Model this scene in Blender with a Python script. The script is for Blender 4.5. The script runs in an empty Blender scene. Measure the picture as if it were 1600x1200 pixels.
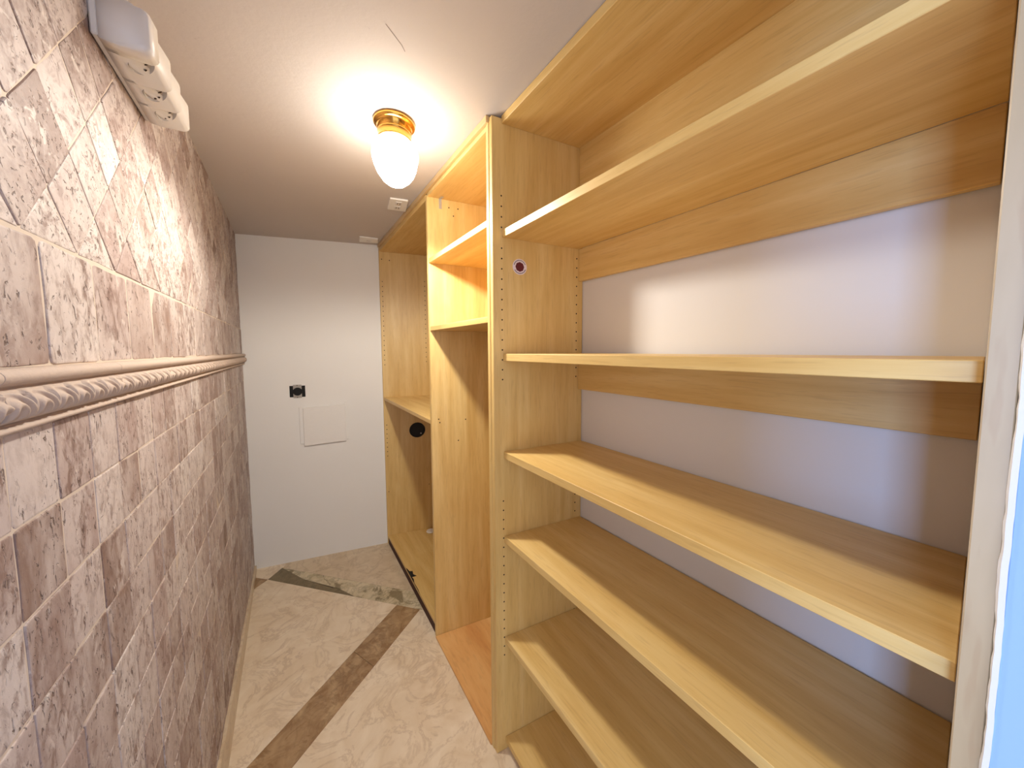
import bpy, bmesh, math, random
from mathutils import Matrix, Vector
from mathutils.bvhtree import BVHTree
random.seed(7)
SC = bpy.context.scene
COL = SC.collection

# ------------------------------------------------------------------ camera
cd = bpy.data.cameras.new('camera'); cam = bpy.data.objects.new('camera', cd); COL.objects.link(cam)
F_PX = 514.451
cd.sensor_fit = 'HORIZONTAL'; cd.sensor_width = 36; cd.lens = F_PX/1600*36
cd.shift_x = -17.256/1600; cd.shift_y = -17.862/1600; cd.clip_start = .01
ya, pi_, ro = [math.radians(v) for v in (35.429, -3.895, -.168)]
fw = Vector((math.sin(ya)*math.cos(pi_), math.cos(ya)*math.cos(pi_), math.sin(pi_)))
rt = Vector((math.cos(ya), -math.sin(ya), 0)); up = rt.cross(fw)
rt, up = math.cos(ro)*rt+math.sin(ro)*up, -math.sin(ro)*rt+math.cos(ro)*up
M = Matrix((rt, up, -fw)).transposed().to_4x4(); M.translation = Vector((.242, 0, 1.466))
cam.matrix_world = M
SC.camera = cam

# ------------------------------------------------------------------ light and exposure
SC.view_settings.view_transform = 'Standard'; SC.view_settings.look = 'None'
SC.view_settings.gamma = 1; SC.view_settings.use_curve_mapping = False
SC.view_settings.exposure = 1.8
LAMP_E = 9.5
LAMP_C = (1.0, .95, .86)
DOWN_W = 10.8
w = bpy.data.worlds.new('daylight'); SC.world = w; w.use_nodes = True
w.node_tree.nodes['Background'].inputs[0].default_value = (.78, .84, 1.0, 1)
w.node_tree.nodes['Background'].inputs[1].default_value = .56
ld = bpy.data.lights.new('doorway_daylight', 'AREA'); ld.shape = 'RECTANGLE'; ld.size = .32; ld.size_y = 1.5
ld.color = (.30, .52, 1.0); ld.energy = 11
lo = bpy.data.objects.new('doorway_daylight', ld); COL.objects.link(lo)
lo.location = (-1.3, -.44, 1.4)
lo.rotation_euler = (Vector((1.0, .1, 1.2))-lo.location).to_track_quat('-Z', 'Y').to_euler()

# ------------------------------------------------------------------ materials
def s2l(c): return tuple(((v/255)/12.92 if v/255 <= .04045 else ((v/255+.055)/1.055)**2.4) for v in c)+(1,)
class NT:
    def __init__(s, name):
        m = bpy.data.materials.new(name); m.use_nodes = True; s.m = m; s.t = m.node_tree
        s.b = s.t.nodes['Principled BSDF']
    def n(s, typ, **kw):
        nd = s.t.nodes.new(typ)
        for k, v in kw.items():
            if k.startswith('i_'):
                nd.inputs[k[2:].replace('_', ' ')].default_value = v
            else: setattr(nd, k, v)
        return nd
    def l(s, a, b): s.t.links.new(a, b)
    def ramp(s, fac, stops, interp='LINEAR'):
        r = s.n('ShaderNodeValToRGB'); r.color_ramp.interpolation = interp
        e = r.color_ramp.elements
        while len(e) < len(stops): e.new(.5)
        for el, (p, c) in zip(e, stops): el.position = p; el.color = c
        s.l(fac, r.inputs[0]); return r.outputs[0]
    def mix(s, fac, a, b, mode='MIX'):
        x = s.n('ShaderNodeMix', data_type='RGBA', blend_type=mode)
        for v, i in ((fac, 0), (a, 6), (b, 7)):
            if hasattr(v, 'is_linked'): s.l(v, x.inputs[i])
            else: x.inputs[i].default_value = v
        return x.outputs[2]
    def math(s, op, a, b=0.0):
        x = s.n('ShaderNodeMath', operation=op)
        for v, i in ((a, 0), (b, 1)):
            if hasattr(v, 'is_linked'): s.l(v, x.inputs[i])
            else: x.inputs[i].default_value = v
        return x.outputs[0]
    def noise(s, vec, scale, detail=4, rough=.55, dist=0.0):
        x = s.n('ShaderNodeTexNoise'); s.l(vec, x.inputs['Vector'])
        x.inputs['Scale'].default_value = scale; x.inputs['Detail'].default_value = detail
        x.inputs['Roughness'].default_value = rough; x.inputs['Distortion'].default_value = dist
        return x.outputs['Fac']
    def pos(s, scale=(1, 1, 1), rand=0.0, rot=(0, 0, 0)):
        g = s.n('ShaderNodeNewGeometry'); mp = s.n('ShaderNodeMapping')
        mp.inputs['Scale'].default_value = scale; mp.inputs['Rotation'].default_value = rot
        s.l(g.outputs['Position'], mp.inputs['Vector'])
        if not rand: return mp.outputs[0], None
        oi = s.n('ShaderNodeObjectInfo')
        r = s.math('FRACT', s.math('ADD', oi.outputs['Random'], g.outputs['Random Per Island']))
        v = s.n('ShaderNodeCombineXYZ')
        k = s.math('MULTIPLY', r, rand)
        for i in range(3): s.l(k, v.inputs[i])
        a = s.n('ShaderNodeVectorMath', operation='ADD'); s.l(mp.outputs[0], a.inputs[0]); s.l(v.outputs[0], a.inputs[1])
        return a.outputs[0], r
    def bump(s, h, strength, dist=.002):
        b = s.n('ShaderNodeBump'); b.inputs['Strength'].default_value = strength; b.inputs['Distance'].default_value = dist
        s.l(h, b.inputs['Height']); s.l(b.outputs[0], s.b.inputs['Normal'])
    def col(s, c):
        if hasattr(c, 'is_linked'): s.l(c, s.b.inputs['Base Color'])
        else: s.b.inputs['Base Color'].default_value = c
    def rough(s, r): s.b.inputs['Roughness'].default_value = r; return s

def plain(name, c, rough=.5, metal=0, var=.06):
    t = NT(name); v, _ = t.pos()
    n = t.noise(v, 60, 3)
    t.col(t.mix(n, tuple(x*(1-var) for x in s2l(c)[:3])+(1,), tuple(min(1, x*(1+var)) for x in s2l(c)[:3])+(1,)))
    t.rough(rough); t.b.inputs['Metallic'].default_value = metal
    return t.m

def wood(name, scale, light=(234, 202, 136), mid=(226, 190, 120), dark=(214, 174, 102), rough=.42):
    t = NT(name); v, r = t.pos(scale, 9.0)
    v2, _ = t.pos(tuple(min(q, 3.0) if q > 1.5 else q*.9 for q in scale), 5.0)
    band = t.noise(v, 1.0, 5, .62, .35)
    fig = t.noise(v2, 2.2, 2, .5, 1.2)
    fine = t.noise(v, 9.0, 2, .6)
    c = t.ramp(band, [(.30, s2l(dark)), (.50, s2l(mid)), (.68, s2l(light))])
    c = t.mix(t.math('MULTIPLY', t.ramp(fig, [(.42, (0, 0, 0, 1)), (.62, (1, 1, 1, 1))]), .10), c, s2l(mid), 'MULTIPLY')
    c = t.mix(t.math('MULTIPLY', t.ramp(fine, [(.56, (0, 0, 0, 1)), (.66, (1, 1, 1, 1))]), .14), c, s2l((150, 100, 60)))
    tint = t.ramp(r, [(0, (.93, .93, .93, 1)), (1, (1, 1, 1, 1))])
    c = t.mix(1.0, c, tint, 'MULTIPLY')
    t.col(c); t.rough(rough); t.bump(fine, .05, .0005)
    return t.m

def travertine(name, sc):
    t = NT(name); v, r = t.pos(sc, 13.0)
    base = t.ramp(r, [(0, s2l((216, 200, 190))), (.14, s2l((190, 168, 158))), (.28, s2l((222, 208, 198))), (.42, s2l((172, 148, 136))),
                      (.56, s2l((206, 188, 178))), (.70, s2l((230, 218, 208))), (.82, s2l((184, 162, 150))), (.92, s2l((156, 130, 116)))], 'CONSTANT')
    patch = t.ramp(t.noise(v, 7, 3, .6, .5), [(.38, (0, 0, 0, 1)), (.62, (1, 1, 1, 1))])
    cloud = t.noise(v, 11, 4, .6, .3)
    c = t.mix(t.ramp(cloud, [(.40, (0, 0, 0, 1)), (.62, (.7, .7, .7, 1))]), base, s2l((226, 212, 202)))
    mott = t.noise(v, 55, 5, .68, .5)
    c = t.mix(t.math('MULTIPLY', t.ramp(mott, [(.38, (1, 1, 1, 1)), (.54, (0, 0, 0, 1))]), t.math('ADD', t.math('MULTIPLY', patch, .65), .22)), c, s2l((132, 102, 88)))
    pk = t.noise(v, 130, 3, .6, .8)
    clus = t.noise(v, 18, 3, .6, .4)
    pits = t.math('MULTIPLY', t.ramp(pk, [(.32, (1, 1, 1, 1)), (.41, (0, 0, 0, 1))]), t.ramp(clus, [(.38, (0, 0, 0, 1)), (.54, (1, 1, 1, 1))]))
    c = t.mix(t.math('MULTIPLY', pits, .85), c, s2l((104, 80, 68)))
    fill = t.math('MULTIPLY', t.ramp(t.noise(v, 42, 3, .6, .6), [(.60, (0, 0, 0, 1)), (.66, (1, 1, 1, 1))]), patch)
    c = t.mix(t.math('MULTIPLY', fill, .7), c, s2l((238, 226, 214)))
    c = t.mix(1.0, c, (.79, .785, .80, 1), 'MULTIPLY')
    t.col(c); t.rough(.6)
    h = t.math('SUBTRACT', t.math('MULTIPLY', mott, .5), pits)
    t.bump(h, .8, .0018)
    return t.m

def marble(name, a, b, veinc, s=1.0, vein_w=.03, bandc=None, rough=.28):
    t = NT(name); v, r = t.pos((s, s, s), 7.0)
    cl = t.noise(v, 5, 6, .6, 1.2)
    c = t.mix(t.ramp(cl, [(.3, (0, 0, 0, 1)), (.7, (1, 1, 1, 1))]), s2l(a), s2l(b))
    n = t.noise(v, 4.5, 6, .66, .9)
    d = t.math('ABSOLUTE', t.math('SUBTRACT', n, .5))
    c = t.mix(t.math('MULTIPLY', t.ramp(d, [(0, (.75, .75, .75, 1)), (vein_w, (0, 0, 0, 1))]), t.noise(v, 3, 2)), c, s2l(veinc))
    if bandc:
        c = t.mix(t.ramp(t.noise(v, 3.2, 5, .6, 2.2), [(.51, (0, 0, 0, 1)), (.60, (.8, .8, .8, 1))]), c, s2l(bandc))
    t.col(c); t.rough(rough); return t.m

def plaster(name, c, bumpy=.12, sc=30, spots=0.0):
    t = NT(name); v, _ = t.pos()
    n = t.noise(v, sc, 5, .6); big = t.noise(v, 2.2, 3)
    col = t.mix(big, tuple(x*.95 for x in s2l(c)[:3])+(1,), s2l(c))
    if spots:
        col = t.mix(t.math('MULTIPLY', t.ramp(t.noise(v, 38, 3, .7, 2.0), [(.70, (0, 0, 0, 1)), (.76, (1, 1, 1, 1))]), spots), col, s2l((150, 130, 122)))
    t.col(col); t.rough(.75); t.bump(n, bumpy, .003)
    return t.m

WV = wood('maple_vertical_grain', (22, 22, 1.5))
WH = wood('maple_long_grain', (22, 1.5, 22))
WE = wood('maple_edge_band', (10, 1.4, 10), (232, 204, 156), (224, 192, 140), (208, 172, 120), .3)
WG = wood('maple_daylight_grey', (10, 10, 1.2), (196, 172, 138), (186, 162, 126), (170, 144, 108), .4)  # end panel's maple, greyed so its colour carries the blue daylight
WO = wood('orange_plywood', (9, 1.6, 9), (236, 194, 132), (228, 178, 114), (208, 150, 88), .4)
TRV = travertine('travertine_long_streaks', (1, 1.25, .6))
TRD = travertine('travertine_cloudy', (1, 1, 1))
TRB = travertine('travertine_pale_border', (1, .8, .45))
GROUT = plain('cream_grout', (206, 190, 172), .9)
RAILM = plaster('honed_cream_limestone', (192, 172, 156), .35, 120)
CEIL = plaster('ceiling_plaster', (206, 197, 190), .22, 55, .30)
PAINT = plaster('white_paint_brightened', (246, 243, 236), .08, 40)  # brighter copy of the right wall's white; colour makes up for weak far light
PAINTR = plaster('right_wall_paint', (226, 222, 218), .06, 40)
PAINTB = plaster('pale_blue_paint', (150, 182, 226), .06, 60)
CREAM = marble('cream_marble', (240, 224, 198), (222, 200, 168), (186, 158, 128), 1.5, .04)
CREAM2 = marble('tan_marble', (222, 204, 176), (204, 182, 150), (168, 142, 112), 1.6, .04)
BROWN = marble('brown_banded_marble', (190, 160, 120), (150, 116, 78), (108, 78, 48), 2.2, .05, (140, 106, 68))
GREENM = marble('green_veined_marble', (222, 208, 178), (196, 178, 140), (104, 92, 58), 2.0, .05, (116, 100, 66))
DARKM = marble('dark_olive_marble', (112, 98, 66), (132, 116, 84), (84, 68, 42), 3.0, .04)
WHITE = plain('white_plastic', (226, 220, 212), .35, 0, .02)
GREYW = plain('off_white_plate', (244, 240, 232), .4, 0, .02)
SHADEW = plain('grey_socket_plastic', (176, 168, 158), .45, 0, .02)
BLACK = plain('black_cavity', (8, 8, 9), .7)
HOLE = plain('drilled_hole_dark', (40, 22, 14), .9)
METAL = plain('zinc_plated_metal', (190, 185, 176), .35, .45)
BRASS = plain('polished_brass', (224, 170, 84), .16, 1)
DKRED = plain('dark_stained_kick', (66, 28, 18), .7)
STW = plain('sticker_white', (232, 214, 214), .5)
STR = plain('sticker_maroon', (96, 18, 26), .5)
STB = plain('sticker_ink', (40, 26, 30), .6)
SCRATCH = plain('grey_scratch', (110, 96, 90), .8)
tg = NT('glowing_glass'); tg.col((1, 1, 1, 1)); tg.b.inputs['Emission Color'].default_value = LAMP_C+(1,)
tg.b.inputs['Emission Strength'].default_value = LAMP_E; GLOW = tg.m

# ------------------------------------------------------------------ helpers
def obj(name, bm, mat, parent=None, smooth=False):
    bmesh.ops.recalc_face_normals(bm, faces=bm.faces)
    me = bpy.data.meshes.new(name); bm.to_mesh(me); bm.free()
    if smooth:
        for p in me.polygons: p.use_smooth = True
    me.materials.append(mat)
    o = bpy.data.objects.new(name, me); COL.objects.link(o)
    if parent: attach(o, parent)
    return o
def attach(o, p):
    o.parent = p; o.matrix_parent_inverse = Matrix.Translation(-Vector(p.location))
def thing(name, label, cat, loc, group=None):
    o = bpy.data.objects.new(name, None); o.location = loc; o.empty_display_size = .05; COL.objects.link(o)
    return tag(o, label, cat, group)
def tag(o, label=None, cat=None, group=None, kind=None):
    for k, v in (('label', label), ('category', cat), ('group', group), ('kind', kind)):
        if v: o[k] = v
    return o
def prism(poly, z0, z1, bev=.0012):
    bm = bmesh.new()
    z0 = z0 if hasattr(z0, '__len__') else [z0]*len(poly)
    z1 = z1 if hasattr(z1, '__len__') else [z1]*len(poly)
    a = [bm.verts.new((x, y, z)) for (x, y), z in zip(poly, z0)]
    b = [bm.verts.new((x, y, z)) for (x, y), z in zip(poly, z1)]
    n = len(poly)
    bm.faces.new(a); bm.faces.new(b)
    for i in range(n): bm.faces.new((a[i], a[(i+1) % n], b[(i+1) % n], b[i]))
    bmesh.ops.recalc_face_normals(bm, faces=bm.faces)
    if bev: bmesh.ops.bevel(bm, geom=list(bm.edges), offset=bev, segments=1, affect='EDGES')
    return bm
def box(x0, x1, y0, y1, z0, z1, bev=.0012): return prism([(x0, y0), (x1, y0), (x1, y1), (x0, y1)], z0, z1, bev)
XC, XB = .801, 1.154
def skew(x0, x1, ya0, yb0, ka, kb=None):     # quad between two cross lines y = y0 - k (x - XC)
    kb = ka if kb is None else kb
    return [(x0, ya0-ka*(x0-XC)), (x1, ya0-ka*(x1-XC)), (x1, yb0-kb*(x1-XC)), (x0, yb0-kb*(x0-XC))]
def disc_on(bm, c, nrm, r, n=10, off=.0004, depth=.0004, sx=1, sz=1):
    nrm = Vector(nrm).normalized(); t = Vector((0, 0, 1)); s = nrm.cross(t).normalized()
    c = Vector(c)+nrm*off
    vs = [bm.verts.new(c+s*(r*sx*math.cos(a))+t*(r*sz*math.sin(a))) for a in [2*math.pi*i/n for i in range(n)]]
    vb = [bm.verts.new(v.co-nrm*depth) for v in vs]
    bm.faces.new(vs); bm.faces.new(vb)
    for i in range(n): bm.faces.new((vs[i], vs[(i+1) % n], vb[(i+1) % n], vb[i]))
def lathe(prof, c, n=40, flute=None):
    bm = bmesh.new(); rings = []
    for r, z in prof:
        ring = []
        for i in range(n):
            a = 2*math.pi*i/n; rr = r*(1+(flute(a, z) if flute else 0))
            ring.append(bm.verts.new((c[0]+rr*math.cos(a), c[1]+rr*math.sin(a), z)))
        rings.append(ring)
    for A, B in zip(rings, rings[1:]):
        for i in range(n): bm.faces.new((A[i], A[(i+1) % n], B[(i+1) % n], B[i]))
    bm.faces.new(rings[0]); bm.faces.new(rings[-1])
    return bm

# ------------------------------------------------------------------ structure
def CZ(x): return 2.2+.0275*x                 # the ceiling rises slightly to the right
WK = .246
def FARY(x): return 2.775-WK*x
floor = tag(obj('floor', box(-.3, 2.4, -2.6, 3.2, -.05, -.004, 0), CREAM2), kind='structure')
ceil = tag(obj('ceiling', prism([(-.12, -.35), (1.4, -.35), (1.4, 3.0), (-.12, 3.0)], [CZ(-.12), CZ(1.4), CZ(1.4), CZ(-.12)], 2.32, 0), CEIL), kind='structure')
wl = tag(obj('wall_left', box(-.12, -.0014, -.1, 2.9, -.004, 2.205, 0), GROUT), kind='structure')
wf = tag(obj('wall_far', prism([(-.0035, FARY(0)), (1.4, FARY(1.4)), (1.4, FARY(1.4)+.1), (-.0035, FARY(0)+.1)], -.004, 2.24, 0), PAINT), kind='structure')
wr = tag(obj('wall_right', prism([(1.166, -.05), (1.155, 1.0), (1.155, 2.9), (1.3, 2.9), (1.3, -.05)], -.004, 2.24, 0), PAINTR), kind='structure')
# plastered return beside the opening, at the right of the shelving
wn = tag(obj('wall_front', box(.797, 1.3, -.62, -.0232, -.004, 2.24, .001), PAINTB), kind='structure')
bm = bmesh.new()                                # ragged caulk line between panel and wall
N = 220; random.seed(3)
for i in range(N+1):
    z = 2.215*i/N; j = random.uniform(-.0005, .0005)+.0006*math.sin(z*21)+.0004*math.sin(z*57)
    bm.verts.new((.8004, -.0186+j, z)); bm.verts.new((.7966, -.0198+j*.5, z)); bm.verts.new((.7962, -.0238+j*.4, z)); bm.verts.new((.806, -.0238+j*.4, z))
bm.verts.ensure_lookup_table(); V = bm.verts
for i in range(N):
    for k in range(4): bm.faces.new((V[4*i+k], V[4*i+(k+1) % 4], V[4*i+4+(k+1) % 4], V[4*i+4+k]))
bm.faces.new((V[0], V[1], V[2], V[3])); bm.faces.new((V[4*N], V[4*N+1], V[4*N+2], V[4*N+3]))
tag(obj('trim_1', bm, PAINTR), kind='structure')

# ------------------------------------------------------------------ tiled left wall
def tile_mesh(poly, name, mat, rnd, gap=.0012, rad=.005, jit=.0007, cx=None):
    """poly: convex list of (y,z); a tumbled tile with rounded corners and soft arris, faces +x"""
    n = len(poly); cy = sum(p[0] for p in poly)/n; cz = sum(p[1] for p in poly)/n
    # orientation ccw
    A = sum(poly[i][0]*poly[(i+1) % n][1]-poly[(i+1) % n][0]*poly[i][1] for i in range(n))
    if A < 0: poly = poly[::-1]
    def inset(pl, d):
        out = []; m = len(pl)
        for i in range(m):
            p0, p1, p2 = Vector(pl[i-1]), Vector(pl[i]), Vector(pl[(i+1) % m])
            e1 = (p1-p0).normalized(); e2 = (p2-p1).normalized()
            n1 = Vector((-e1.y, e1.x)); n2 = Vector((-e2.y, e2.x))
            k = 1+n1.dot(n2)
            out.append(p1+(n1+n2)*(d/max(k, .35)))
        return out
    base = inset(poly, gap/2)
    out = []
    for i in range(n):
        p0, p1, p2 = base[i-1], base[i], base[(i+1) % n]
        r1 = min(rad, (p0-p1).length*.3); r2 = min(rad, (p2-p1).length*.3)
        a = p1+(p0-p1).normalized()*r1; b = p1+(p2-p1).normalized()*r2
        out += [a, (a+b)/2*.45+p1*.55, b]
        mid = (p1+p2)/2; e = (p2-p1).normalized()
        if (p2-p1).length > .04: out.append(mid+Vector((-e.y, e.x))*rnd.uniform(0, jit*1.4))
    out = [p+Vector((rnd.uniform(-jit, jit), rnd.uniform(-jit, jit))) for p in out]
    bm = bmesh.new(); c = Vector((cy, cz))
    if cx is None: off = Vector((0, 0))
    else: off = Vector(cx)
    def ring(s, x): return [bm.verts.new((x, p.x-off.x, p.y-off.y)) for p in [q+(c-q).normalized()*s for q in out]]
    R = [ring(0, -.006), ring(0, -.0012), ring(.0010, -.0003), ring(.003, 0)]
    m = len(out)
    for a, b in zip(R, R[1:]):
        for i in range(m): bm.faces.new((a[i], a[(i+1) % m], b[(i+1) % m], b[i]))
    bm.faces.new(R[-1])
    bmesh.ops.recalc_face_normals(bm, faces=bm.faces)
    me = bpy.data.meshes.new(name); bm.to_mesh(me); bm.free(); me.materials.append(mat)
    return me
def clip(poly, ax, val, keep_less):
    out = []
    for i in range(len(poly)):
        a, b = poly[i], poly[(i+1) % len(poly)]
        ia = (a[ax] <= val) == keep_less; ib = (b[ax] <= val) == keep_less
        if ia: out.append(a)
        if ia != ib:
            t = (val-a[ax])/(b[ax]-a[ax]); out.append((a[0]+t*(b[0]-a[0]), a[1]+t*(b[1]-a[1])))
    return out
def area(p): return abs(sum(p[i][0]*p[(i+1) % len(p)][1]-p[(i+1) % len(p)][0]*p[i][1] for i in range(len(p))))/2
def place(name, me, y, z, rnd):
    o = bpy.data.objects.new(name, me); COL.objects.link(o)
    o.location = (rnd.uniform(-.0012, .0010), y, z); o.rotation_euler = (0, rnd.uniform(-.006, .006), rnd.uniform(-.008, .008))
    attach(o, wl); return o
rnd = random.Random(11)
Y0, Y1 = .22, 2.772
# square tiles below the rail
PY, PZ, ZT = .0888, .1027, 1.380
var = [tile_mesh([(-PY/2, -PZ/2), (PY/2, -PZ/2), (PY/2, PZ/2), (-PY/2, PZ/2)], 'square_tile', TRV, rnd) for _ in range(8)]
cells = []
for r in range(13):
    k = -4
    while True:
        y = .581+PY*k
        if y >= Y1-.01: break
        cells.append((y, r)); k += 1
cells.sort(key=lambda c: c[0]+.0*c[1])
bm_rest = bmesh.new(); cnt = 0
for y, r in cells:
    zc = ZT-PZ*(r+.5)
    full = y+PY <= Y1
    if full and cnt < 300:
        place('square_tile', rnd.choice(var), y+PY/2, zc, rnd); cnt += 1
    else:
        ye = min(y+PY, Y1)
        me = tile_mesh([(y, zc-PZ/2), (ye, zc-PZ/2), (ye, zc+PZ/2), (y, zc+PZ/2)], 'tmp', TRV, rnd)
        b2 = bmesh.new(); b2.from_mesh(me); dx = rnd.uniform(-.0012, .001)
        for v in b2.verts: v.co.x += dx
        m2 = bpy.data.meshes.new('tmp2'); b2.to_mesh(m2); b2.free()
        bm_rest.from_mesh(m2); bpy.data.meshes.remove(m2); bpy.data.meshes.remove(me)
tag(obj('square_tile_rows', bm_rest, TRV, wl), kind='stuff')
# tall border row above the rail
y = .677-.134*4
while y < Y1-.01:
    ye = min(y+.134, Y1)
    me = tile_mesh([(y, 1.449), (ye, 1.449), (ye, 1.604), (y, 1.604)], 'border_tile', TRB, rnd, .0022, .009, .0009, ((y+ye)/2, 1.5265))
    place('border_tile', me, (y+ye)/2, 1.5265, rnd); y += .134
# diamonds
HY, HZ = .0635, .0718
dv = [tile_mesh([(-HY, 0), (0, -HZ), (HY, 0), (0, HZ)], 'diamond_tile', TRD, rnd) for _ in range(8)]
for n in range(0, 10):
    for m in range(-11, 32):
        if (m+n) % 2 == 0: continue
        cy, cz = .898+HY*m, 1.6055+HZ*n
        p = [(cy-HY, cz), (cy, cz-HZ), (cy+HY, cz), (cy, cz+HZ)]
        q = clip(clip(clip(clip(p, 1, 1.6055, False), 1, 2.198, True), 0, Y0, False), 0, Y1, True)
        if len(q) < 3 or area(q) < 2e-4: continue
        if area(q) > .99*area(p): place('diamond_tile', rnd.choice(dv), cy, cz, rnd)
        else:
            gy = sum(v[0] for v in q)/len(q); gz = sum(v[1] for v in q)/len(q)
            place('diamond_tile', tile_mesh(q, 'diamond_tile', TRD, rnd, cx=(gy, gz)), gy, gz, rnd)

# carved rail: one relief section, repeated
def rail_section(L):
    bm = bmesh.new(); ny, nz = 210, 40; z0, z1 = 1.381, 1.4485; H = z1-z0
    def prof(t):
        if t < .13: return .005+.006*math.sin(math.pi*t/.13)**.7           # lower bead
        if t < .17: return .002
        if t < .70: return .005+.015*math.sin(math.pi*(t-.17)/.53)**.55    # carved torus
        if t < .74: return .006
        return .010+.008*math.sin(math.pi*(t-.74)/.26)**.6                 # upper fillet
    P = .0425; g = []
    for i in range(ny+1):
        y = L*i/ny; row = []
        for j in range(nz+1):
            t = j/nz; x = prof(t)
            if .17 <= t < .70:
                q = (t-.17)/.53; u = (y+.016*q)/P; u = u-math.floor(u)-.5      # nested leaf arches
                d = math.sqrt((u/.5)**2+(q*1.02)**2.6)
                e = min(1, 6*q, 7*(1-q))
                x += e*(.0022*math.cos(d*math.pi*4.1)*(1 if d < 1.06 else 0)-(.0032 if d >= 1.06 else 0))
                if d < .16: x -= .002*e
            row.append(bm.verts.new((x, y, z0+H*t)))
        g.append(row)
    for i in range(ny):
        for j in range(nz): bm.faces.new((g[i][j], g[i+1][j], g[i+1][j+1], g[i][j+1]))
    back = [[bm.verts.new((-.003, y, z)) for z in (z0, z1)] for y in (0, L)]
    bm.faces.new([g[0][j] for j in range(nz+1)]+[back[0][1], back[0][0]])
    bm.faces.new([g[ny][j] for j in range(nz, -1, -1)]+[back[1][0], back[1][1]])
    bm.faces.new([g[i][nz] for i in range(ny+1)]+[back[1][1], back[0][1]])
    bm.faces.new([g[i][0] for i in range(ny, -1, -1)]+[back[0][0], back[1][0]])
    bmesh.ops.recalc_face_normals(bm, faces=bm.faces)
    me = bpy.data.meshes.new('rail_tile'); bm.to_mesh(me); bm.free(); me.materials.append(RAILM)
    for p in me.polygons: p.use_smooth = True
    return me
LR = .2755
rs = rail_section(LR-.0012)
for k in range(-2, 8):
    o = bpy.data.objects.new('rail_tile', rs); COL.objects.link(o); o.location = (0, .824+LR*k+.0006, 0)
    if k == 7:
        o.scale = (1, (Y1-.004-(.824+LR*7))/LR, 1)
        if o.scale.y <= 0: bpy.data.objects.remove(o); continue
    attach(o, wl)
# stone skirting
tag(obj('baseboard_left', prism([(-.003, .3), (.0095, .3), (.0095, 2.765), (-.003, 2.765)], 0, [.215, .215, .03, .03], .002), CREAM2), kind='structure')

# ------------------------------------------------------------------ marble floor slabs
def slab(name, pts, mat):
    c = Vector((sum(p[0] for p in pts)/len(pts), sum(p[1] for p in pts)/len(pts)))
    pts = [tuple(Vector(p)+(c-Vector(p)).normalized()*.0007) for p in pts]
    return obj(name, prism(pts, -.02, 0, .0005), mat, floor)
def onA(x): return 1.898+(x-.692)*(1.898-1.434)/(.692-.061)     # far edge of brown band
def onB(x): return 1.799+(x-.79)*(1.799-1.342)/(.79-.189)      # near edge
def onC(x): return 1.898+(x-.692)*(2.600-1.898)/(.074-.692)    # near edge of green band
def onD(x): return 2.668+(x-.165)*(1.950-2.668)/(.801-.165)    # far edge
E0, E1 = -.0035, 1.155
slab('marble_slab', [(E0, onA(E0)), (.692, 1.898), (.074, 2.600), (E0, 2.53)], CREAM)
slab('marble_slab', [(E0, onB(E0)), (E0, .60), (E1, .60), (E1, onC(E1)), (.79, onC(.79))], CREAM)
slab('marble_slab', [(E0, .60), (E0, -.35), (E1, -.35), (E1, .60)], CREAM)
def mid2(a, b, t): return (a[0]+(b[0]-a[0])*t, a[1]+(b[1]-a[1])*t)
A0, A1_, B0, B1_ = (E0, onA(E0)), (.692, 1.898), (E0, onB(E0)), (.79, onC(.79))
for t0, t1 in ((0, .64), (.64, 1)):
    slab('marble_band', [mid2(A0, A1_, t0), mid2(A0, A1_, t1), mid2(B0, B1_, t1), mid2(B0, B1_, t0)], BROWN)
# green veined band with a darker sliver
slab('marble_band', [(.148, 2.689), (.36, onD(.36)), (.40, 2.28), (.26, 2.47)], GREENM)
slab('marble_band', [(.26, 2.47), (.40, 2.28), (.36, onD(.36)), (E1, onD(E1)), (E1, onC(E1)), (.507, onC(.507)), (.44, 2.235)], GREENM)
slab('marble_band', [(.074, 2.600), (.148, 2.689), (.26, 2.47), (.44, 2.235), (.507, onC(.507))], DARKM)
slab('marble_slab', [(.165, onD(.165)), (E1, onD(E1)), (E1, 2.60), (.165, FARY(.165)+.02)], CREAM2)
slab('marble_slab', [(.012, 2.665), (.074, 2.600), (.165, 2.70), (.165, FARY(.165)+.03), (E0, FARY(E0)+.03), (E0, 2.68)], CREAM)
slab('marble_slab', [(E0, 2.53), (.074, 2.600), (.012, 2.665), (E0, 2.68)], BROWN)

# ------------------------------------------------------------------ shelving
def holes(bm, x, zs, yfun, k, r=.0027):
    nrm = Vector((-k, -1, 0))
    for z in zs: disc_on(bm, (x, yfun(x), z), nrm, r, 8)
KN, KM = .173, .2
near = thing('shelving_unit', 'nearest maple shelving bay, open backed, with five long shelves against the white wall', 'shelving', (.98, .5, 0), 'built-in maple closet shelving')
mid = thing('shelving_unit', 'narrow middle maple bay with two short high shelves and an orange plywood bottom', 'shelving', (.98, 1.2, 0), 'built-in maple closet shelving')
far = thing('shelving_unit', 'farthest maple bay against the end wall with one shelf and a round black hole', 'shelving', (.98, 2.0, 0), 'built-in maple closet shelving')
yN = lambda x: .955-KN*(x-XC)
pn = obj('side_panel', prism(skew(XC, XB, .955, .972, KN), 0, 2.214), WV, near)
hz = [1.971-.0336*i for i in range(19)]+[.941-.0336*i for i in range(18)]
hz = [z for z in hz if not (1.83 < z < 1.868)]
b = bmesh.new(); holes(b, .832, hz, yN, KN); holes(b, 1.127, [z for z in hz if z < 1.83], yN, KN)
tag(obj('pin_holes', b, HOLE, pn), kind='stuff')
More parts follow.
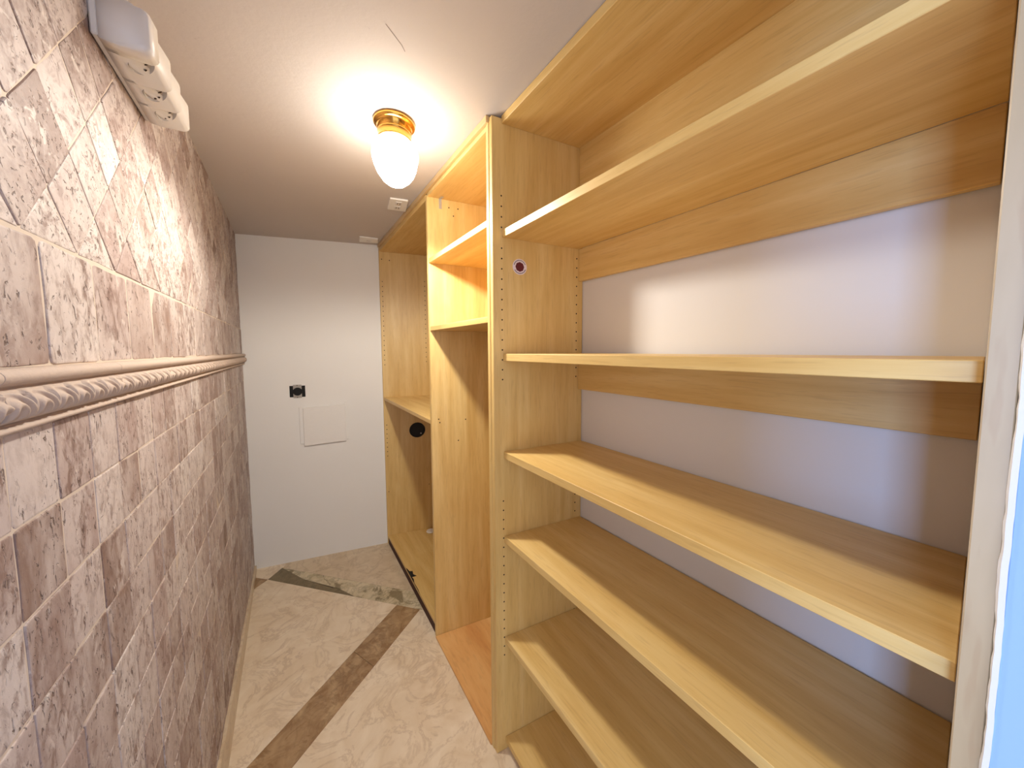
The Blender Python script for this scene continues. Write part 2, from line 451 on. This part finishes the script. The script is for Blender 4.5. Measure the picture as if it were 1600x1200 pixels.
pe = obj('side_panel', box(XC, 1.164, -.0195, 0, 0, 2.216), WG, near); pe['label'] = 'end panel at the right edge of the photo'
XS = .834
obj('top_panel', prism([(XS, .002), (1.150, .002), (1.150, yN(1.150)), (XS, yN(XS))], 2.197, 2.2215), WH, near)
def nshelf(z0, z1, xb, xb2):
    poly = [(XS, .0006), (xb2, .0006), (xb, yN(xb)-.0004), (XS, yN(XS)-.0004)]
    return obj('shelf', prism(poly, z0, z1, .001), WH, near)
S = [(1.838, 1.862), (1.430, 1.454), (1.093, 1.1165), (.790, .8135), (.415, .4385)]
for i, (a, c) in enumerate(S): nshelf(a, c, *((1.1345, 1.1415) if i < 2 else (1.151, 1.160)))
bp = nshelf(.028, .050, 1.151, 1.160); bp.name = 'bottom_shelf'
obj('kick_board', prism([(.86, .002), (.876, .002), (.876, yN(.876)), (.86, yN(.86))], 0, .0285), WH, near)
xb0 = 1.134
for z0, z1 in ((1.94, 2.197), (1.722, 1.838), (1.318, 1.430)):
    obj('back_rail', prism([(xb0+.008, .001), (xb0+.0255, .001), (1.1535, yN(1.1535)-.001), (xb0+.001, yN(1.134)-.001)], z0-.0003, z1+.0003), WH, near)
# sticker on the side panel
c0 = (.897, yN(.897), 1.749); nn = (-KN, -1, 0)
b = bmesh.new(); disc_on(b, c0, nn, .0265, 32, .0006, .0006); so = obj('sticker', b, STW, near)
so['label'] = 'small round white sticker with a dark red emblem'
b = bmesh.new(); disc_on(b, c0, nn, .0165, 8, .0009, .0003); obj('emblem', b, STR, so)
b = bmesh.new()
nrm = Vector(nn).normalized(); sv = nrm.cross(Vector((0, 0, 1))).normalized()
for a0, a1 in ((20, 160), (205, 335)):
    a = a0
    while a < a1:
        ra = math.radians(a); cc = Vector(c0)+sv*(.0218*math.cos(ra))+Vector((0, 0, 1))*(.0218*math.sin(ra))
        disc_on(b, cc, nn, .0021, 5, .0009, .0003, .8, 1.1); a += 12
obj('ring_lettering', b, STB, so)

# middle bay
mp = obj('side_panel', prism(skew(XC-.002, XB, .9735, .990, KN), 0, 2.219), WV, mid)
yM = lambda x: 1.556-KM*(x-XC)
dv1 = obj('side_panel', prism(skew(XC-.001, XB, 1.556, 1.575, KM), 0, 2.190), WV, mid)
dv1['label'] = 'panel dividing the middle bay from the far bay'
def mquad(x0, x1): return [(x0, .9905-KN*(x0-XC)), (x1, .9905-KN*(x1-XC)), (x1, yM(x1)-.0005), (x0, yM(x0)-.0005)]
obj('top_panel', prism(mquad(XC, 1.150), 2.184, 2.200), WH, mid)
obj('shelf', prism(mquad(XC+.001, 1.140), 1.879, 1.901), WH, mid)
obj('shelf', prism(mquad(XC+.001, 1.140), 1.560, 1.581), WH, mid)
bo = obj('bottom_board', prism([(XC-.006, .9905), (1.140, .9905-KN*.34), (1.140, yM(1.14)-.0005), (XC-.006, yM(XC)-.0005)], 0, .009, .0008), WO, mid); bo['label'] = 'orange plywood bottom board'
obj('back_panel', prism([(1.1415, .932), (1.1535, .932), (1.1535, 1.485), (1.1415, 1.487)], .002, 2.184), WV, mid)
fa = obj('fascia', prism([(XC-.010, .9735), (XC+.004, .9735), (XC+.004, 2.555), (XC-.010, 2.557)], 2.1995, 2.2215, .001), WE, mid)
b = bmesh.new()
for x, z in ((.833, 1.127), (.838, 1.110), (.965, 1.115), (.927, 1.010), (.900, 2.150), (.943, 2.151), (.921, 2.114)):
    disc_on(b, (x, yM(x), z), (-KM, -1, 0), .0032, 8)
tag(obj('screw_holes', b, HOLE, dv1), kind='stuff')
# metal corner bracket
br = prism([(.8535, yM(.8535)-.0016), (.8665, yM(.8665)-.0016), (.8665, yM(.8665)), (.8535, yM(.8535))], 2.138, 2.1835, .0004)
b2 = prism([(.8535, yM(.8535)-.030), (.8665, yM(.8665)-.030), (.8665, yM(.8665)), (.8535, yM(.8535))], 2.1822, 2.1838, .0004)
me_ = bpy.data.meshes.new('t'); b2.to_mesh(me_); b2.free(); br.from_mesh(me_)
bro = obj('corner_bracket', br, METAL, mid); bro['label'] = 'small metal corner bracket'
for z in (2.1445, 2.1625):
    b = bmesh.new(); disc_on(b, (.860, yM(.860)-.0016, z), (-KM, -1, 0), .0034, 10, .0012, .0012); obj('screw', b, METAL, bro)

# far bay
KF = .267
yF = lambda x: 2.561-KF*(x-XC)
ep = obj('side_panel', prism(skew(XC-.001, 1.150, 2.561, 2.575, KF, .25), 0, 2.200), WV, far); ep['label'] = 'end panel against the far wall'
def fquad(x0, x1): return [(x0, 1.5755-KM*(x0-XC)), (x1, 1.5755-KM*(x1-XC)), (x1, yF(x1)-.0005), (x0, yF(x0)-.0005)]
obj('top_panel', prism(fquad(XC, 1.148), 2.174, 2.1992), WH, far)
obj('shelf', prism(fquad(XC+.001, 1.1405), 1.101, 1.122), WH, far)
fb = obj('bottom_board', prism(fquad(XC+.002, 1.1405), .048, .064), WH, far)
kb = obj('kick_board', prism([(XC+.003, 1.577), (XC+.016, 1.574), (XC+.016, 2.553), (XC+.003, 2.557)], 0, .0478, .0008), DKRED, far); kb['label'] = 'dark red-brown kick board'
b = bmesh.new()                                  # torn veneer at the front edge
pts = [(.8026, 2.10), (.8030, 1.82), (.806, 1.86), (.805, 1.93), (.812, 1.965), (.809, 1.99), (.836, 1.985), (.823, 2.012), (.829, 2.045), (.812, 2.055), (.808, 2.085)]
ch = obj('torn_veneer', prism(pts, .0638, .0648, 0), BLACK, fb); ch['label'] = 'dark torn veneer at the front edge'; b.free()
obj('back_panel', prism([(1.1415, 1.508), (1.1535, 1.506), (1.1535, 2.466), (1.1415, 2.469)], .002, 2.174), WV, far)
b = bmesh.new()
holes(b, .816, [1.963-.0354*i for i in range(18)]+[.913-.0335*i for i in range(8)]+[.404], yF, KF, .0033)
holes(b, 1.100, [1.983-.0354*i for i in range(18)]+[.42], yF, KF, .0033)
holes(b, .816, [2.121], yF, KF, .004); holes(b, .866, [2.117], yF, KF, .004)
tag(obj('pin_holes', b, HOLE, ep), kind='stuff')
# round black duct opening with its rim
bm = bmesh.new(); nrm = Vector((-KF, -1, 0)).normalized(); sv = nrm.cross(Vector((0, 0, 1))).normalized(); cc = Vector((1.024, yF(1.024), .858))
for i in range(28):
    for j in range(8):
        a = 2*math.pi*i/28; q = 2*math.pi*j/8; R = .054+.004*math.cos(q)
        bm.verts.new(cc+nrm*(.002+.004*math.sin(q))+sv*(R*math.cos(a))+Vector((0, 0, R*math.sin(a))))
bm.verts.ensure_lookup_table(); V = bm.verts
for i in range(28):
    for j in range(8): bm.faces.new((V[i*8+j], V[((i+1) % 28)*8+j], V[((i+1) % 28)*8+(j+1) % 8], V[i*8+(j+1) % 8]))
gr = obj('grommet', bm, BLACK, far); gr['label'] = 'round black grommet below the shelf'
b = bmesh.new(); disc_on(b, cc, nrm, .052, 28, .001, .001); obj('opening', b, BLACK, gr)
b = bmesh.new(); disc_on(b, cc+sv*(-.026)+Vector((0, 0, -.028)), nrm, .005, 8, .003, .002); obj('screw', b, METAL, gr)
cp = obj('round_cap', lathe([(.030, .0645), (.032, .0665), (.030, .0705), (.022, .072), (.020, .070)], (1.085, 2.43), 28), GREYW)
tag(cp, 'flat pale round cap lying on the bottom board of the far bay', 'cap')

# ------------------------------------------------------------------ ceiling lamp
LC = (.558, 1.17); cz = CZ(LC[0])
lamp = thing('ceiling_lamp', 'glowing white fluted glass ceiling lamp on a brass base', 'lamp', (LC[0], LC[1], cz))
obj('canopy', lathe([(.060, cz+.001), (.064, cz-.004), (.065, cz-.010), (.062, cz-.014), (.057, cz-.015), (.053, cz-.020), (.0525, cz-.034)], LC, 48), BRASS, lamp, True)
obj('neck', lathe([(.0520, cz-.034), (.0535, cz-.037), (.0515, cz-.040), (.0515, cz-.056), (.054, cz-.060), (.052, cz-.063)], LC, 48), BRASS, lamp, True)
fl = lambda a, z: .018*math.cos(16*a)+.012*math.sin((z*260)+8*math.cos(a*8))
obj('glass_shade', lathe([(.046, cz-.060), (.058, cz-.070), (.068, cz-.085), (.0715, cz-.100), (.071, cz-.118), (.066, cz-.140), (.056, cz-.165), (.042, cz-.185), (.026, cz-.198), (.010, cz-.203)], LC, 96, fl), GLOW, lamp, True)

sl = bpy.data.lights.new('added_down_spot', 'SPOT'); sl.energy = DOWN_W; sl.color = LAMP_C; sl.shadow_soft_size = .03  # spot added under the shade: lights walls and shelves, spares the ceiling
sl.spot_size = math.pi; sl.spot_blend = .35
so_ = bpy.data.objects.new('added_down_spot', sl); COL.objects.link(so_); so_.location = (LC[0], LC[1], cz-.22); attach(so_, lamp)

# plates on the ceiling
def plate(name, pts, label, outlet):
    z = CZ(.72); t = thing(name, label, 'wall plate', (sum(p[0] for p in pts)/4, sum(p[1] for p in pts)/4, z))
    obj('cover', prism(pts, z-.008, z+.001, .0015), GREYW, t)
    c = Vector((sum(p[0] for p in pts)/4, sum(p[1] for p in pts)/4))
    u = (Vector(pts[1])-Vector(pts[0])); v = (Vector(pts[3])-Vector(pts[0]))
    if outlet:
        for s in (-.2, .2):
            q = [tuple(c+u*(a*.17)+v*(s+b_*.14)) for a, b_ in ((-1, -1), (1, -1), (1, 1), (-1, 1))]
            soc = obj('socket', prism(q, z-.0105, z-.0075, .001), WHITE, t)
            b = bmesh.new()
            for a in (-.07, .07):
                qq = [c+u*(a+da*.015)+v*(s+db*.07) for da, db in ((-1, -1), (1, -1), (1, 1), (-1, 1))]
                vs = [b.verts.new((p.x, p.y, z-.0108)) for p in qq]; b.faces.new(vs)
            tag(obj('slots', b, HOLE, soc), kind='stuff')
    else:
        q = [tuple(c+u*(a*.12)+v*(b_*.12)) for a, b_ in ((-1, -1), (1, -1), (1, 1), (-1, 1))]
        obj('switch', prism(q, z-.011, z-.0075, .001), WHITE, t)
    return t
plate('outlet_plate', [(.683, 1.745), (.764, 1.723), (.790, 1.858), (.702, 1.880)], 'white outlet plate on the ceiling just beyond the lamp', True)
plate('cover_plate', [(.655, 2.432), (.765, 2.414), (.783, 2.50), (.672, 2.545)], 'white cover plate on the ceiling close to the far wall', False)
b = bmesh.new()                                  # a thin scratch in the ceiling paint
for (x0, y0), (x1, y1) in (((.455, .838), (.500, .872)), ((.500, .872), (.512, .886))):
    d = Vector((x1-x0, y1-y0)).normalized(); nn2 = Vector((-d.y, d.x))*.0007
    b.faces.new([b.verts.new((p[0], p[1], CZ(p[0])-.0004)) for p in ((x0+nn2.x, y0+nn2.y), (x1+nn2.x, y1+nn2.y), (x1-nn2.x, y1-nn2.y), (x0-nn2.x, y0-nn2.y))])
obj('scratch', b, SCRATCH, ceil)

# ------------------------------------------------------------------ far wall fittings
def wallbox(x0, x1, z0, z1, d0, d1, bev=.001, tilt=0.0):
    """slab on the far wall from depth d0 to d1 in front of it"""
    return prism([(x0, FARY(x0)-d1), (x1, FARY(x1)-d1), (x1, FARY(x1)-d0), (x0, FARY(x0)-d0)], [z0, z0+tilt, z0+tilt, z0], [z1, z1+tilt, z1+tilt, z1], bev)
ob = thing('outlet_box', 'uncovered black electrical box with a metal strap on the far wall', 'outlet', (.279, FARY(.279), 1.19))
obj('cavity', wallbox(.238, .326, 1.152, 1.229, -.001, .003, .0004), BLACK, ob)
obj('strap', wallbox(.258, .306, 1.146, 1.236, .003, .005, .0006), METAL, ob)
b = bmesh.new(); disc_on(b, (.283, FARY(.283)-.005, 1.190), (-WK, -1, 0), .027, 24, .006, .006); obj('socket', b, BLACK, ob)
for z in (1.150, 1.2315):
    b = bmesh.new(); disc_on(b, (.281, FARY(.281)-.005, z), (-WK, -1, 0), .003, 8, .001, .001); obj('screw', b, DKRED, ob)
ac = thing('access_cover', 'square white cover panel taped on the far wall', 'cover', (.42, FARY(.42), .955))
obj('panel', wallbox(.306, .556, .812, 1.075, .004, .017, .002, .012), GREYW, ac)
obj('tape_strip', wallbox(.285, .318, .826, 1.083, .0005, .008, .0008, .002), PAINT, ac)
obj('tape_strip', wallbox(.552, .572, .834, 1.100, .0005, .010, .0008, .002), PAINT, ac)

# ------------------------------------------------------------------ power strip on the left wall
ps = thing('power_strip', 'white wall mounted multi outlet adapter high on the tiled wall', 'power strip', (.0, 1.0, 2.0))
obj('back_plate', box(.0008, .010, .872, 1.128, 1.984, 2.052, .002), WHITE, ps)
ends = [.872, .905, .982, 1.054, 1.128]
for i in range(4):
    ya_, yb_ = ends[i]+(.0 if i == 0 else -.012), ends[i+1]
    zl = 1.979; x1 = .070
    bm = bmesh.new()
    # rounded wedge: outer side drops from near to far end
    def q(y, zb, zt, xo): return [(.008, y, zl+.003), (.026, y, zl+.001), (xo-.008, y, zb), (xo, y, zb+.007), (xo, y, zt-.006), (xo-.006, y, zt), (.008, y, zt)]
    if i == 0: secs = [q(ya_, 1.988, 2.052, x1-.004), q(ya_+.006, 1.982, 2.056, x1), q(yb_, 1.981, 2.054, x1+.003)]
    else: secs = [q(ya_, 2.026, 2.070, x1-.022), q(ya_+.004, 2.024, 2.072, x1-.019), q(yb_-.004, 1.982, 2.050, x1+.004), q(yb_, 1.983, 2.048, x1+.003)]
    R = [[bm.verts.new(p) for p in s] for s in secs]
    for A, B in zip(R, R[1:]):
        for k in range(7): bm.faces.new((A[k], A[(k+1) % 7], B[(k+1) % 7], B[k]))
    bm.faces.new(R[0]); bm.faces.new(R[-1])
    bmesh.ops.recalc_face_normals(bm, faces=bm.faces)
    bmesh.ops.bevel(bm, geom=list(bm.edges), offset=.0018, segments=2, affect='EDGES')
    bvh = BVHTree.FromBMesh(bm)
    mod = obj('outlet_module', bm, WHITE, ps, True)
    if i:
        # round recess and slots on the sloping underside
        yc = ya_+.034; xm = .044
        hit, n3, _, _ = bvh.ray_cast(Vector((xm, yc, 1.90)), Vector((0, 0, 1)))
        n3 = Vector(n3); n3 = n3 if n3.z < 0 else -n3
        e1 = n3.cross(Vector((0, 1, 0))).normalized(); e2 = n3.cross(e1)
        b = bmesh.new(); cc = hit+n3*.0022
        vs = [b.verts.new(cc+e1*(.019*math.cos(a))+e2*(.019*math.sin(a))) for a in [2*math.pi*j/28 for j in range(28)]]
        vi = [b.verts.new(cc-n3*.004+e1*(.016*math.cos(a))+e2*(.016*math.sin(a))) for a in [2*math.pi*j/28 for j in range(28)]]
        vo = [b.verts.new(v.co-n3*.006) for v in vs]
        for j in range(28):
            b.faces.new((vs[j], vs[(j+1) % 28], vi[(j+1) % 28], vi[j])); b.faces.new((vs[j], vs[(j+1) % 28], vo[(j+1) % 28], vo[j]))
        b.faces.new(vi); obj('socket', b, SHADEW, mod)
        b = bmesh.new()
        for dx, dy, r in ((-.003, -.010, .0042), (.007, -.001, .0028)):
            c2 = cc+e1*dx+e2*dy+n3*.0004
            b.faces.new([b.verts.new(c2+e1*(r*1.5*math.cos(a))+e2*(r*.6*math.sin(a))) for a in [2*math.pi*j/8 for j in range(8)]])
        tag(obj('pin_slots', b, HOLE, mod), kind='stuff')
